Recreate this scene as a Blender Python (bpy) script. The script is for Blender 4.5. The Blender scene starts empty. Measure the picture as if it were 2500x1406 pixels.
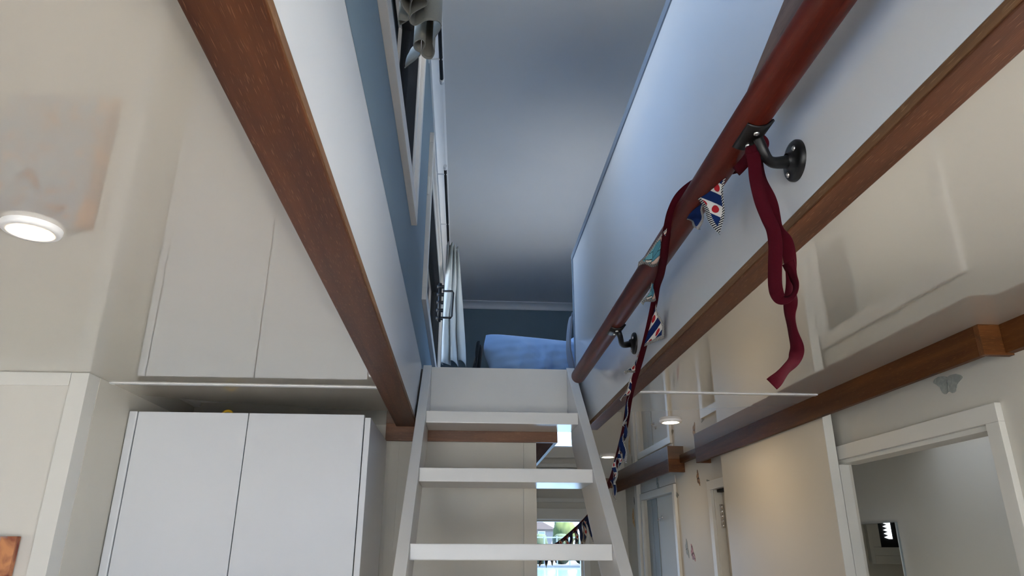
import bpy, bmesh, math, random
from mathutils import Vector, Matrix
from math import sin, cos, pi, radians

random.seed(7)
scn = bpy.context.scene
COL = scn.collection
ZO = 1.60            # everything below is measured from the camera, which stands 1.60 m above the floor

# ------------------------------------------------------------------ camera
F_PX, CX, CY = 1716.0, 1250.0, 703.0
ROT = (Matrix.Rotation(radians(-3.843), 3, 'Z') @ Matrix.Rotation(radians(110.576), 3, 'X')
       @ Matrix.Rotation(radians(0.153), 3, 'Z'))
cam_data = bpy.data.cameras.new('camera')
cam = bpy.data.objects.new('camera', cam_data)
COL.objects.link(cam)
cam_data.sensor_width = 36.0
cam_data.sensor_fit = 'HORIZONTAL'
cam_data.lens = 36.0 * F_PX / 2500.0
cam_data.clip_start = 0.02
cam.matrix_world = Matrix.Translation((0, 0, ZO)) @ ROT.to_4x4()
scn.camera = cam

# ------------------------------------------------------------------ sky and exposure
scn.view_settings.view_transform = 'Standard'
scn.view_settings.look = 'None'
scn.view_settings.gamma = 1.0
scn.view_settings.use_curve_mapping = False
scn.view_settings.exposure = 0.0
scn.cycles.use_denoising = True
SKY_STRENGTH = 5.0
LED_STRENGTH = 190.0
world = bpy.data.worlds.new('daylight')
scn.world = world
world.use_nodes = True
nt = world.node_tree
nt.nodes.clear()
w_out = nt.nodes.new('ShaderNodeOutputWorld')
w_bg = nt.nodes.new('ShaderNodeBackground')
w_tc = nt.nodes.new('ShaderNodeTexCoord')
w_sep = nt.nodes.new('ShaderNodeSeparateXYZ')
w_ramp = nt.nodes.new('ShaderNodeValToRGB')
w_ramp.color_ramp.elements[0].position = 0.0
w_ramp.color_ramp.elements[0].color = (0.62, 0.78, 1.0, 1)
w_ramp.color_ramp.elements[1].position = 0.7
w_ramp.color_ramp.elements[1].color = (0.24, 0.50, 1.0, 1)
w_bg.inputs['Strength'].default_value = SKY_STRENGTH
nt.links.new(w_tc.outputs['Generated'], w_sep.inputs[0])
nt.links.new(w_sep.outputs['Z'], w_ramp.inputs[0])
nt.links.new(w_ramp.outputs[0], w_bg.inputs['Color'])
nt.links.new(w_bg.outputs[0], w_out.inputs[0])


sun_data = bpy.data.lights.new('sun', 'SUN')
sun_data.energy = 45.0
sun_data.color = (1.0, 0.93, 0.82)
sun_data.angle = radians(0.6)
sun = bpy.data.objects.new('sun', sun_data)
COL.objects.link(sun)
sun.rotation_euler = Vector((-1.0, 0.45, -2.5)).to_track_quat('-Z', 'Y').to_euler()


def portal(name, center, size, direction):
    """sky portal: lets the sky light in a window opening be sampled well"""
    L = bpy.data.lights.new(name, 'AREA')
    L.shape = 'RECTANGLE'
    L.size, L.size_y = size
    L.cycles.is_portal = True
    o = bpy.data.objects.new(name, L)
    COL.objects.link(o)
    o.location = (center[0], center[1], center[2] + ZO)
    o.rotation_euler = Vector(direction).to_track_quat('-Z', 'Y').to_euler()
    return o


# (portals are placed with the windows further down)
# ------------------------------------------------------------------ pixels -> directions
def ray(u, v):
    return ROT @ Vector(((u - CX) / F_PX, -(v - CY) / F_PX, -1.0))


def onx(u, v, x):
    d = ray(u, v); return d * (x / d.x)


def ony(u, v, y):
    d = ray(u, v); return d * (y / d.y)


def onz(u, v, z):
    d = ray(u, v); return d * (z / d.z)


# ------------------------------------------------------------------ materials
def srgb(r, g, b):
    def f(c):
        c /= 255.0
        return c / 12.92 if c <= 0.04045 else ((c + 0.055) / 1.055) ** 2.4
    return (f(r), f(g), f(b), 1.0)


MATS = {}


def base_mat(name):
    m = bpy.data.materials.new(name)
    m.use_nodes = True
    n = m.node_tree
    MATS[name] = m
    return m, n, n.nodes['Principled BSDF']


def paint(name, col, rough=0.5, var=0.04, bump=0.02, scale=6.0, bscale=180.0, spec=0.5, coat=0.0, wave=0.0):
    m, n, p = base_mat(name)
    tc = n.nodes.new('ShaderNodeTexCoord')
    nz = n.nodes.new('ShaderNodeTexNoise')
    nz.inputs['Scale'].default_value = scale
    nz.inputs['Detail'].default_value = 4
    n.links.new(tc.outputs['Object'], nz.inputs['Vector'])
    mx = n.nodes.new('ShaderNodeMix')
    mx.data_type = 'RGBA'
    mx.inputs[6].default_value = tuple(c * (1 - var) for c in col[:3]) + (1,)
    mx.inputs[7].default_value = tuple(min(1, c * (1 + var)) for c in col[:3]) + (1,)
    n.links.new(nz.outputs['Fac'], mx.inputs[0])
    n.links.new(mx.outputs[2], p.inputs['Base Color'])
    p.inputs['Roughness'].default_value = rough
    p.inputs['Specular IOR Level'].default_value = spec
    if coat:
        p.inputs['Coat Weight'].default_value = coat
        p.inputs['Coat Roughness'].default_value = 0.015
        p.inputs['Coat IOR'].default_value = 1.65
    if bump or wave:
        b = n.nodes.new('ShaderNodeBump')
        b2 = n.nodes.new('ShaderNodeTexNoise')
        b2.inputs['Scale'].default_value = bscale if bump else 3.0
        b2.inputs['Detail'].default_value = 2
        b.inputs['Strength'].default_value = bump or wave
        b.inputs['Distance'].default_value = 0.002
        n.links.new(tc.outputs['Object'], b2.inputs['Vector'])
        n.links.new(b2.outputs['Fac'], b.inputs['Height'])
        n.links.new(b.outputs[0], p.inputs['Normal'])
    return m


def wood(name, dark, mid, light, axis='Y', rough=0.42, fleck=0.5, spec=0.4):
    """open-pored hardwood: long streaks along one axis and short pale pores"""
    m, n, p = base_mat(name)
    tc = n.nodes.new('ShaderNodeTexCoord')
    along, across = 1.6, 26.0
    sc = {'X': (along, across, across), 'Y': (across, along, across), 'Z': (across, across, along)}[axis]
    mp = n.nodes.new('ShaderNodeMapping')
    mp.inputs['Scale'].default_value = sc
    n.links.new(tc.outputs['Object'], mp.inputs[0])
    a = n.nodes.new('ShaderNodeTexNoise')
    a.inputs['Scale'].default_value = 1.4
    a.inputs['Detail'].default_value = 6
    a.inputs['Distortion'].default_value = 0.6
    n.links.new(mp.outputs[0], a.inputs['Vector'])
    r = n.nodes.new('ShaderNodeValToRGB')
    r.color_ramp.elements[0].position = 0.3
    r.color_ramp.elements[0].color = dark
    r.color_ramp.elements[1].position = 0.72
    r.color_ramp.elements[1].color = mid
    n.links.new(a.outputs['Fac'], r.inputs[0])
    mp2 = n.nodes.new('ShaderNodeMapping')
    mp2.inputs['Scale'].default_value = tuple(s * 26 for s in sc)
    n.links.new(tc.outputs['Object'], mp2.inputs[0])
    f = n.nodes.new('ShaderNodeTexNoise')
    f.inputs['Scale'].default_value = 1.0
    f.inputs['Detail'].default_value = 1
    n.links.new(mp2.outputs[0], f.inputs['Vector'])
    fr = n.nodes.new('ShaderNodeValToRGB')
    fr.color_ramp.elements[0].position = 0.62
    fr.color_ramp.elements[0].color = (0, 0, 0, 1)
    fr.color_ramp.elements[1].position = 0.74
    fr.color_ramp.elements[1].color = (fleck, fleck, fleck, 1)
    n.links.new(f.outputs['Fac'], fr.inputs[0])
    mx = n.nodes.new('ShaderNodeMix')
    mx.data_type = 'RGBA'
    mx.inputs[7].default_value = light
    n.links.new(fr.outputs[0], mx.inputs[0])
    n.links.new(r.outputs[0], mx.inputs[6])
    n.links.new(mx.outputs[2], p.inputs['Base Color'])
    p.inputs['Roughness'].default_value = rough
    p.inputs['Specular IOR Level'].default_value = spec
    b = n.nodes.new('ShaderNodeBump')
    b.inputs['Strength'].default_value = 0.15
    b.inputs['Distance'].default_value = 0.001
    n.links.new(f.outputs['Fac'], b.inputs['Height'])
    n.links.new(b.outputs[0], p.inputs['Normal'])
    return m


def fabric(name, col, scale=900.0, var=0.12, rough=0.9, bump=0.25, sheen=0.2, transl=0.0):
    m, n, p = base_mat(name)
    tc = n.nodes.new('ShaderNodeTexCoord')
    nz = n.nodes.new('ShaderNodeTexNoise')
    nz.inputs['Scale'].default_value = scale
    nz.inputs['Detail'].default_value = 2
    n.links.new(tc.outputs['Object'], nz.inputs['Vector'])
    mx = n.nodes.new('ShaderNodeMix')
    mx.data_type = 'RGBA'
    mx.inputs[6].default_value = tuple(c * (1 - var) for c in col[:3]) + (1,)
    mx.inputs[7].default_value = tuple(min(1, c * (1 + var)) for c in col[:3]) + (1,)
    n.links.new(nz.outputs['Fac'], mx.inputs[0])
    n.links.new(mx.outputs[2], p.inputs['Base Color'])
    p.inputs['Roughness'].default_value = rough
    p.inputs['Specular IOR Level'].default_value = 0.15
    p.inputs['Sheen Weight'].default_value = sheen
    b = n.nodes.new('ShaderNodeBump')
    b.inputs['Strength'].default_value = bump
    b.inputs['Distance'].default_value = 0.001
    n.links.new(nz.outputs['Fac'], b.inputs['Height'])
    n.links.new(b.outputs[0], p.inputs['Normal'])
    if transl:
        t = n.nodes.new('ShaderNodeBsdfTranslucent')
        t.inputs['Color'].default_value = col
        ms = n.nodes.new('ShaderNodeMixShader')
        ms.inputs[0].default_value = transl
        out = n.nodes['Material Output']
        n.links.new(p.outputs[0], ms.inputs[1])
        n.links.new(t.outputs[0], ms.inputs[2])
        n.links.new(ms.outputs[0], out.inputs['Surface'])
    return m


def metal(name, col, rough=0.3, metallic=1.0):
    m, n, p = base_mat(name)
    tc = n.nodes.new('ShaderNodeTexCoord')
    nz = n.nodes.new('ShaderNodeTexNoise')
    nz.inputs['Scale'].default_value = 60
    n.links.new(tc.outputs['Object'], nz.inputs['Vector'])
    mr = n.nodes.new('ShaderNodeMapRange')
    mr.inputs[3].default_value = rough * 0.85
    mr.inputs[4].default_value = rough * 1.15
    n.links.new(nz.outputs['Fac'], mr.inputs[0])
    n.links.new(mr.outputs[0], p.inputs['Roughness'])
    p.inputs['Base Color'].default_value = col
    p.inputs['Metallic'].default_value = metallic
    return m


def emit(name, col, strength):
    m, n, p = base_mat(name)
    p.inputs['Base Color'].default_value = (0.8, 0.8, 0.8, 1)
    p.inputs['Emission Color'].default_value = col
    p.inputs['Emission Strength'].default_value = strength
    return m


def glass_pane(name, tint=(0.96, 0.98, 1.0, 1)):
    m, n, p = base_mat(name)
    n.nodes.remove(p)
    t = n.nodes.new('ShaderNodeBsdfTransparent')
    t.inputs[0].default_value = tint
    g = n.nodes.new('ShaderNodeBsdfGlossy')
    g.inputs['Roughness'].default_value = 0.01
    fr = n.nodes.new('ShaderNodeFresnel')
    fr.inputs[0].default_value = 1.45
    ms = n.nodes.new('ShaderNodeMixShader')
    n.links.new(fr.outputs[0], ms.inputs[0])
    n.links.new(t.outputs[0], ms.inputs[1])
    n.links.new(g.outputs[0], ms.inputs[2])
    n.links.new(ms.outputs[0], n.nodes['Material Output'].inputs['Surface'])
    return m


paint('gloss_ceiling', srgb(204, 197, 184), rough=0.025, var=0.015, bump=0.0, wave=0.018, spec=0.5, coat=1.0)
paint('satin_white', srgb(206, 208, 210), rough=0.35, var=0.01, bump=0.02)
paint('ladder_white', srgb(226, 224, 220), rough=0.22, var=0.03, bump=0.06, scale=9, bscale=60)
paint('wall_cream', srgb(212, 208, 197), rough=0.55, var=0.015, bump=0.05)
paint('wall_white', srgb(213, 210, 203), rough=0.55, var=0.015, bump=0.05)
paint('bead_white', srgb(218, 217, 212), rough=0.5, var=0.01, bump=0.02)
paint('door_cream', srgb(222, 214, 198), rough=0.4, var=0.02, bump=0.03)
paint('casing_white', srgb(224, 222, 214), rough=0.4, var=0.01, bump=0.02)
paint('parapet_white', srgb(218, 221, 224), rough=0.15, var=0.015, bump=0.0, wave=0.02)
paint('loft_ceiling_white', srgb(208, 210, 212), rough=0.3, var=0.02, bump=0.0, wave=0.05)
paint('loft_blue', srgb(112, 132, 144), rough=0.55, var=0.03, bump=0.08, bscale=120)
paint('edge_grey', srgb(118, 132, 148), rough=0.4, var=0.03)
paint('cornice_white', srgb(226, 228, 230), rough=0.5, var=0.01, bump=0.02)
paint('window_frame_white', srgb(226, 220, 212), rough=0.3, var=0.02, bump=0.02)
paint('strip_white', srgb(236, 236, 236), rough=0.3, var=0.01, bump=0.0)
paint('wardrobe_white', srgb(222, 225, 230), rough=0.33, var=0.01, bump=0.02)
paint('black_paint', srgb(16, 16, 17), rough=0.38, var=0.1, bump=0.1, bscale=300)
paint('black_plastic', srgb(12, 12, 14), rough=0.45, var=0.1)
paint('dark_gap', srgb(30, 30, 32), rough=0.8, var=0.1)
paint('floor_oak', srgb(150, 118, 84), rough=0.4, var=0.1, bump=0.05)
paint('concealed_grey', srgb(120, 120, 118), rough=0.8)
paint('yellow_strap', srgb(214, 172, 30), rough=0.5)
paint('frosted_strip', srgb(150, 164, 172), rough=0.25, var=0.03)
paint('switch_white', srgb(236, 232, 222), rough=0.35, var=0.0)
paint('bath_white', srgb(216, 219, 220), rough=0.25, var=0.01, bump=0.02)
wood('trim_wood_y', srgb(72, 38, 20), srgb(106, 62, 36), srgb(160, 116, 82), 'Y', 0.45, 0.5, 0.3)
wood('trim_wood_x', srgb(96, 60, 38), srgb(136, 92, 62), srgb(170, 130, 96), 'X', 0.42)
wood('trim_edge_y', srgb(96, 66, 40), srgb(132, 96, 62), srgb(170, 136, 100), 'Y', 0.6)
wood('valance_y', srgb(78, 44, 20), srgb(112, 68, 34), srgb(150, 104, 62), 'Y', 0.5, 0.35, 0.2)
wood('valance_x', srgb(86, 48, 20), srgb(124, 74, 36), srgb(186, 130, 76), 'X', 0.42, 0.35)
wood('rail_mahogany', srgb(66, 18, 8), srgb(106, 34, 17), srgb(132, 60, 34), 'Y', 0.38, 0.25, 0.3)
wood('soffit_wood', srgb(70, 46, 30), srgb(96, 66, 44), srgb(110, 80, 56), 'Y', 0.85, 0.3, 0.05)
wood('cleat_wood', srgb(92, 72, 62), srgb(136, 112, 98), srgb(70, 52, 44), 'Y', 0.6, 0.8)
fabric('linen_grey', srgb(150, 148, 138), 700, 0.15)
fabric('linen_pale', srgb(206, 212, 212), 700, 0.1, transl=0.25)
fabric('pillow_blue', srgb(138, 172, 214), 500, 0.06, bump=0.15)
fabric('duvet_blue', srgb(168, 182, 204), 500, 0.06, bump=0.15)
fabric('dark_cloth', srgb(34, 42, 50), 500, 0.2)
fabric('grey_cloth', srgb(120, 128, 142), 500, 0.15)
fabric('maroon_tape', srgb(66, 4, 18), 1500, 0.25, bump=0.4, sheen=0.0)
metal('steel', (0.72, 0.70, 0.67, 1), 0.28)
metal('brass_worn', (0.45, 0.36, 0.16, 1), 0.45)
metal('chrome', (0.85, 0.85, 0.86, 1), 0.12)
metal('mirror_silver', (0.78, 0.80, 0.80, 1), 0.015)
emit('led_glow', (1.0, 0.76, 0.48, 1), LED_STRENGTH)
emit('daylight_chink', (0.9, 0.95, 1.0, 1), 3.0)
glass_pane('window_glass')
paint('hedge_green', srgb(48, 64, 46), rough=0.9, var=0.5, scale=3)
paint('tree_green', srgb(66, 82, 42), rough=0.9, var=0.4, scale=2)
paint('house_wall', srgb(130, 124, 122), rough=0.9, var=0.05)
paint('house_roof', srgb(96, 88, 86), rough=0.9, var=0.1)
paint('fence_paint', srgb(110, 126, 146), rough=0.6)
paint('paving', srgb(196, 190, 180), rough=0.9, var=0.1, scale=1)
paint('grass_bank', srgb(74, 84, 90), rough=0.95, var=0.3, scale=1)
m_, n_, p_ = base_mat('canal_water')
p_.inputs['Base Color'].default_value = srgb(120, 150, 175)
p_.inputs['Roughness'].default_value = 0.08
tcw = n_.nodes.new('ShaderNodeTexCoord'); nw = n_.nodes.new('ShaderNodeTexNoise'); bw = n_.nodes.new('ShaderNodeBump')
nw.inputs['Scale'].default_value = 2.5; bw.inputs['Strength'].default_value = 0.3
n_.links.new(tcw.outputs['Object'], nw.inputs['Vector']); n_.links.new(nw.outputs['Fac'], bw.inputs['Height'])
n_.links.new(bw.outputs[0], p_.inputs['Normal'])


def flag_mat(name, kind):
    """printed cotton pennant: u runs along the tape, v from tape to tip; stitched border"""
    m, n, p = base_mat(name)
    uv = n.nodes.new('ShaderNodeUVMap')
    uv.uv_map = 'UVMap'
    sep = n.nodes.new('ShaderNodeSeparateXYZ')
    n.links.new(uv.outputs[0], sep.inputs[0])

    def math_(op, a, b=None, c=None):
        k = n.nodes.new('ShaderNodeMath')
        k.operation = op
        for i, s in enumerate((a, b, c)):
            if s is None:
                continue
            if isinstance(s, (int, float)):
                k.inputs[i].default_value = s
            else:
                n.links.new(s, k.inputs[i])
        return k.outputs[0]

    def mix(fac, a, b):
        k = n.nodes.new('ShaderNodeMix')
        k.data_type = 'RGBA'
        n.links.new(fac, k.inputs[0])
        for i, s in ((6, a), (7, b)):
            if isinstance(s, tuple):
                k.inputs[i].default_value = s
            else:
                n.links.new(s, k.inputs[i])
        return k.outputs[2]
    U, V = sep.outputs['X'], sep.outputs['Y']
    navy, white, red = srgb(22, 42, 92), srgb(226, 222, 214), srgb(178, 40, 48)
    if kind == 'stripe':
        d = math_('ADD', math_('MULTIPLY', U, 1.0), math_('MULTIPLY', V, 1.25))
        fr = math_('FRACT', math_('MULTIPLY', d, 1.55))
        stripe = math_('GREATER_THAN', fr, 0.5)
        col = mix(stripe, navy, white)
        e = math_('FRACT', math_('MULTIPLY', math_('SUBTRACT', U, math_('MULTIPLY', V, 0.7)), 2.1))
        du = math_('SUBTRACT', e, 0.5)
        dv = math_('SUBTRACT', fr, 0.75)
        rr = math_('ADD', math_('MULTIPLY', math_('MULTIPLY', du, du), 0.35), math_('MULTIPLY', dv, dv))
        spot = math_('LESS_THAN', rr, 0.030)
        col = mix(spot, col, red)
    elif kind == 'navy':
        nn = n.nodes.new('ShaderNodeTexNoise'); nn.inputs['Scale'].default_value = 3
        n.links.new(uv.outputs[0], nn.inputs['Vector'])
        col = mix(math_('GREATER_THAN', math_('ADD', math_('MULTIPLY', nn.outputs['Fac'], .3), V), .98), mix(nn.outputs['Fac'], srgb(14, 24, 58), srgb(30, 54, 108)), white)
    else:
        vo = n.nodes.new('ShaderNodeTexVoronoi')
        vo.inputs['Scale'].default_value = 4.5
        n.links.new(uv.outputs[0], vo.inputs['Vector'])
        sp = n.nodes.new('ShaderNodeSeparateColor')
        n.links.new(vo.outputs['Color'], sp.inputs[0])
        cr = n.nodes.new('ShaderNodeValToRGB')
        cr.color_ramp.interpolation = 'CONSTANT'
        els = cr.color_ramp.elements
        els[0].color = srgb(110, 176, 190)
        els[1].position = 0.3
        els[1].color = srgb(214, 190, 176)
        for pos, c in ((0.5, srgb(226, 222, 210)), (0.7, srgb(150, 96, 86)), (0.85, srgb(86, 150, 172))):
            q = els.new(pos); q.color = c
        n.links.new(sp.outputs[0], cr.inputs[0])
        vo2 = n.nodes.new('ShaderNodeTexVoronoi')
        vo2.feature = 'DISTANCE_TO_EDGE'
        vo2.inputs['Scale'].default_value = 4.5
        n.links.new(uv.outputs[0], vo2.inputs['Vector'])
        col = mix(math_('LESS_THAN', vo2.outputs['Distance'], 0.03), cr.outputs[0], srgb(40, 36, 40))
    # overlocked edge: dark and light stitches
    edge_d = math_('MINIMUM', math_('SUBTRACT', U, math_('MULTIPLY', V, 0.5)),
                   math_('SUBTRACT', math_('SUBTRACT', 1.0, U), math_('MULTIPLY', V, 0.5)))
    edge = math_('LESS_THAN', edge_d, 0.075)
    st = math_('GREATER_THAN', math_('FRACT', math_('MULTIPLY', V, 22.0)), 0.5)
    col = mix(edge, col, mix(st, srgb(24, 26, 34), srgb(206, 204, 198)))
    n.links.new(col, p.inputs['Base Color'])
    p.inputs['Roughness'].default_value = 0.9
    p.inputs['Specular IOR Level'].default_value = 0.1
    return m


flag_mat('flag_stripe', 'stripe')
flag_mat('flag_print', 'print')
flag_mat('flag_navy', 'navy')

# abstract canvas
m_, n_, p_ = base_mat('abstract_canvas')
tcp = n_.nodes.new('ShaderNodeTexCoord'); npn = n_.nodes.new('ShaderNodeTexNoise')
npn.inputs['Scale'].default_value = 13; npn.inputs['Detail'].default_value = 7; npn.inputs['Distortion'].default_value = 1.2
crp = n_.nodes.new('ShaderNodeValToRGB')
e_ = crp.color_ramp.elements
e_[0].position = 0.28; e_[0].color = srgb(112, 44, 36)
e_[1].position = 0.72; e_[1].color = srgb(226, 214, 200)
for ps_, c_ in ((0.38, srgb(160, 84, 60)), (0.42, srgb(140, 138, 148)), (0.50, srgb(160, 162, 176)), (0.58, srgb(150, 172, 190)), (0.63, srgb(170, 160, 160)), (0.67, srgb(190, 110, 70))):
    q_ = e_.new(ps_); q_.color = c_
bp_ = n_.nodes.new('ShaderNodeBump'); bp_.inputs['Strength'].default_value = 0.5; bp_.inputs['Distance'].default_value = 0.004
n_.links.new(tcp.outputs['Object'], npn.inputs['Vector']); n_.links.new(npn.outputs['Fac'], crp.inputs[0])
sx_ = n_.nodes.new('ShaderNodeSeparateXYZ'); n_.links.new(tcp.outputs['Object'], sx_.inputs[0])
ax_ = n_.nodes.new('ShaderNodeMath'); ax_.operation = 'MULTIPLY_ADD'; ax_.inputs[1].default_value = .12; n_.links.new(npn.outputs['Fac'], ax_.inputs[0]); n_.links.new(sx_.outputs[0], ax_.inputs[2])
rx_ = n_.nodes.new('ShaderNodeMapRange'); rx_.inputs[1].default_value = .185; rx_.inputs[2].default_value = .205; n_.links.new(ax_.outputs[0], rx_.inputs[0])
cr2_ = n_.nodes.new('ShaderNodeValToRGB'); cr2_.color_ramp.elements[0].position = .40; cr2_.color_ramp.elements[0].color = srgb(116, 44, 34); cr2_.color_ramp.elements[1].position = .62; cr2_.color_ramp.elements[1].color = srgb(206, 140, 92)
n_.links.new(npn.outputs['Fac'], cr2_.inputs[0])
mxc_ = n_.nodes.new('ShaderNodeMix'); mxc_.data_type = 'RGBA'; n_.links.new(rx_.outputs[0], mxc_.inputs[0]); n_.links.new(crp.outputs[0], mxc_.inputs[6]); n_.links.new(cr2_.outputs[0], mxc_.inputs[7])
n_.links.new(mxc_.outputs[2], p_.inputs['Base Color']); n_.links.new(npn.outputs['Fac'], bp_.inputs['Height'])
n_.links.new(bp_.outputs[0], p_.inputs['Normal']); p_.inputs['Roughness'].default_value = 0.5


def wing_mat(name, a, b):
    m, n, p = base_mat(name)
    tc = n.nodes.new('ShaderNodeTexCoord')
    w = n.nodes.new('ShaderNodeTexNoise')
    w.inputs['Scale'].default_value = 70
    w.inputs['Distortion'].default_value = 1.0
    n.links.new(tc.outputs['Object'], w.inputs['Vector'])
    r = n.nodes.new('ShaderNodeValToRGB')
    r.color_ramp.elements[0].position = 0.4; r.color_ramp.elements[0].color = a
    r.color_ramp.elements[1].position = 0.6; r.color_ramp.elements[1].color = b
    n.links.new(w.outputs['Fac'], r.inputs[0])
    n.links.new(r.outputs[0], p.inputs['Base Color'])
    p.inputs['Roughness'].default_value = 0.6
    return m


wing_mat('wing_grey', srgb(150, 154, 148), srgb(168, 171, 164))
wing_mat('wing_grey_dark', srgb(120, 124, 118), srgb(150, 153, 147))
wing_mat('wing_brown', srgb(60, 44, 32), srgb(186, 140, 90))
wing_mat('wing_orange', srgb(206, 160, 100), srgb(226, 190, 140))
wing_mat('wing_green', srgb(46, 66, 46), srgb(110, 130, 90))
wing_mat('wing_pink', srgb(110, 84, 84), srgb(206, 150, 150))


# ------------------------------------------------------------------ mesh builder
class MB:
    def __init__(self):
        self.bm = bmesh.new()
        self.smooth_faces = []

    def box(self, x0, x1, y0, y1, z0, z1):
        vs = [self.bm.verts.new(c) for c in ((x0, y0, z0), (x1, y0, z0), (x1, y1, z0), (x0, y1, z0),
                                             (x0, y0, z1), (x1, y0, z1), (x1, y1, z1), (x0, y1, z1))]
        for f in ((3, 2, 1, 0), (4, 5, 6, 7), (0, 1, 5, 4), (1, 2, 6, 5), (2, 3, 7, 6), (3, 0, 4, 7)):
            self.bm.faces.new([vs[i] for i in f])
        return self

    def prism(self, pts, ax, a, b):
        """polygon pts in the plane normal to axis ax, extruded from a to b"""
        def mk(p, t):
            return {0: (t, p[0], p[1]), 1: (p[0], t, p[1]), 2: (p[0], p[1], t)}[ax]
        A = [self.bm.verts.new(mk(p, a)) for p in pts]
        B = [self.bm.verts.new(mk(p, b)) for p in pts]
        k = len(pts)
        self.bm.faces.new(A); self.bm.faces.new(list(reversed(B)))
        for i in range(k):
            self.bm.faces.new([A[i], B[i], B[(i + 1) % k], A[(i + 1) % k]])
        return self

    def tube(self, path, radii, seg=16, cap=True):
        path = [Vector(p) for p in path]
        if isinstance(radii, (int, float)):
            radii = [radii] * len(path)
        rings = []
        t0 = (path[1] - path[0]).normalized()
        ref = Vector((0, 0, 1)) if abs(t0.z) < 0.9 else Vector((1, 0, 0))
        n = t0.cross(ref).normalized()
        for i, p in enumerate(path):
            t = (path[min(i + 1, len(path) - 1)] - path[max(i - 1, 0)]).normalized()
            n = (n - t * n.dot(t)).normalized()
            b = t.cross(n)
            rings.append([self.bm.verts.new(p + (n * cos(2 * pi * k / seg) + b * sin(2 * pi * k / seg)) * radii[i]) for k in range(seg)])
        for a, b in zip(rings, rings[1:]):
            for k in range(seg):
                f = self.bm.faces.new([a[k], a[(k + 1) % seg], b[(k + 1) % seg], b[k]])
                f.smooth = True
        if cap:
            self.bm.faces.new(list(reversed(rings[0])))
            self.bm.faces.new(rings[-1])
        return self

    def lathe(self, center, axis, prof, seg=32):
        """prof: list of (radius, offset along axis)"""
        c, a = Vector(center), Vector(axis).normalized()
        ref = Vector((0, 0, 1)) if abs(a.z) < 0.9 else Vector((1, 0, 0))
        n = a.cross(ref).normalized(); b = a.cross(n)
        rings = []
        for r, h in prof:
            if r < 1e-6:
                rings.append([self.bm.verts.new(c + a * h)])
            else:
                rings.append([self.bm.verts.new(c + a * h + (n * cos(2 * pi * k / seg) + b * sin(2 * pi * k / seg)) * r) for k in range(seg)])
        for p, q in zip(rings, rings[1:]):
            for k in range(seg):
                k2 = (k + 1) % seg
                if len(p) == 1 and len(q) == 1:
                    continue
                if len(p) == 1:
                    f = self.bm.faces.new([p[0], q[k2], q[k]])
                elif len(q) == 1:
                    f = self.bm.faces.new([p[k], p[k2], q[0]])
                else:
                    f = self.bm.faces.new([p[k], p[k2], q[k2], q[k]])
                f.smooth = True
        return self

    def grid(self, rows, smooth=True, uv=None, closed=False):
        V = [[self.bm.verts.new(p) for p in r] for r in rows]
        lay = self.bm.loops.layers.uv.get('UVMap') or (self.bm.loops.layers.uv.new('UVMap') if uv else None)
        for i in range(len(V) - 1):
            m = len(V[i])
            for j in range(m if closed else m - 1):
                j2 = (j + 1) % m
                f = self.bm.faces.new([V[i][j], V[i][j2], V[i + 1][j2], V[i + 1][j]])
                f.smooth = smooth
                if uv:
                    for lp, (a, b) in zip(f.loops, ((i, j), (i, j2), (i + 1, j2), (i + 1, j))):
                        lp[lay].uv = uv[a][b]
        return self

    def build(self, name, mat, parent=None, bevel=0.0, solid=0.0, subsurf=0, label=None, cat=None, group=None, kind=None, segs=2):
        bm = self.bm
        if bevel:
            bmesh.ops.bevel(bm, geom=[e for e in bm.edges], offset=bevel, segments=segs, profile=0.7, affect='EDGES', clamp_overlap=True)
        bmesh.ops.recalc_face_normals(bm, faces=bm.faces) if not solid else None
        xs = [v.co.x for v in bm.verts]; ys = [v.co.y for v in bm.verts]; zs = [v.co.z for v in bm.verts]
        o0 = Vector(((min(xs) + max(xs)) / 2, (min(ys) + max(ys)) / 2, min(zs)))
        bmesh.ops.translate(bm, verts=bm.verts, vec=-o0)
        me = bpy.data.meshes.new(name)
        bm.to_mesh(me); bm.free()
        o = bpy.data.objects.new(name, me)
        COL.objects.link(o)
        me.materials.append(MATS[mat])
        w = o0 + Vector((0, 0, ZO))
        o['wloc'] = list(w)
        if parent is not None:
            o.parent = parent
            o.location = w - Vector(parent['wloc'])
        else:
            o.location = w
        if subsurf:
            s = o.modifiers.new('subsurf', 'SUBSURF'); s.levels = s.render_levels = subsurf
        if solid:
            s = o.modifiers.new('thickness', 'SOLIDIFY'); s.thickness = solid; s.offset = 0
        return tag(o, label, cat, group, kind)


def tag(o, label=None, cat=None, group=None, kind=None):
    for k, v in (('label', label), ('category', cat), ('group', group), ('kind', kind)):
        if v:
            o[k] = v
    return o


def thing(name, loc, label=None, cat=None, group=None, kind=None):
    o = bpy.data.objects.new(name, None)
    COL.objects.link(o)
    w = Vector(loc) + Vector((0, 0, ZO))
    o.location = w
    o['wloc'] = list(w)
    o.empty_display_size = 0.05
    return tag(o, label, cat, group, kind)


def box(name, mat, x0, x1, y0, y1, z0, z1, parent=None, bevel=0.0, **k):
    return MB().box(x0, x1, y0, y1, z0, z1).build(name, mat, parent, bevel, **k)


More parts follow.
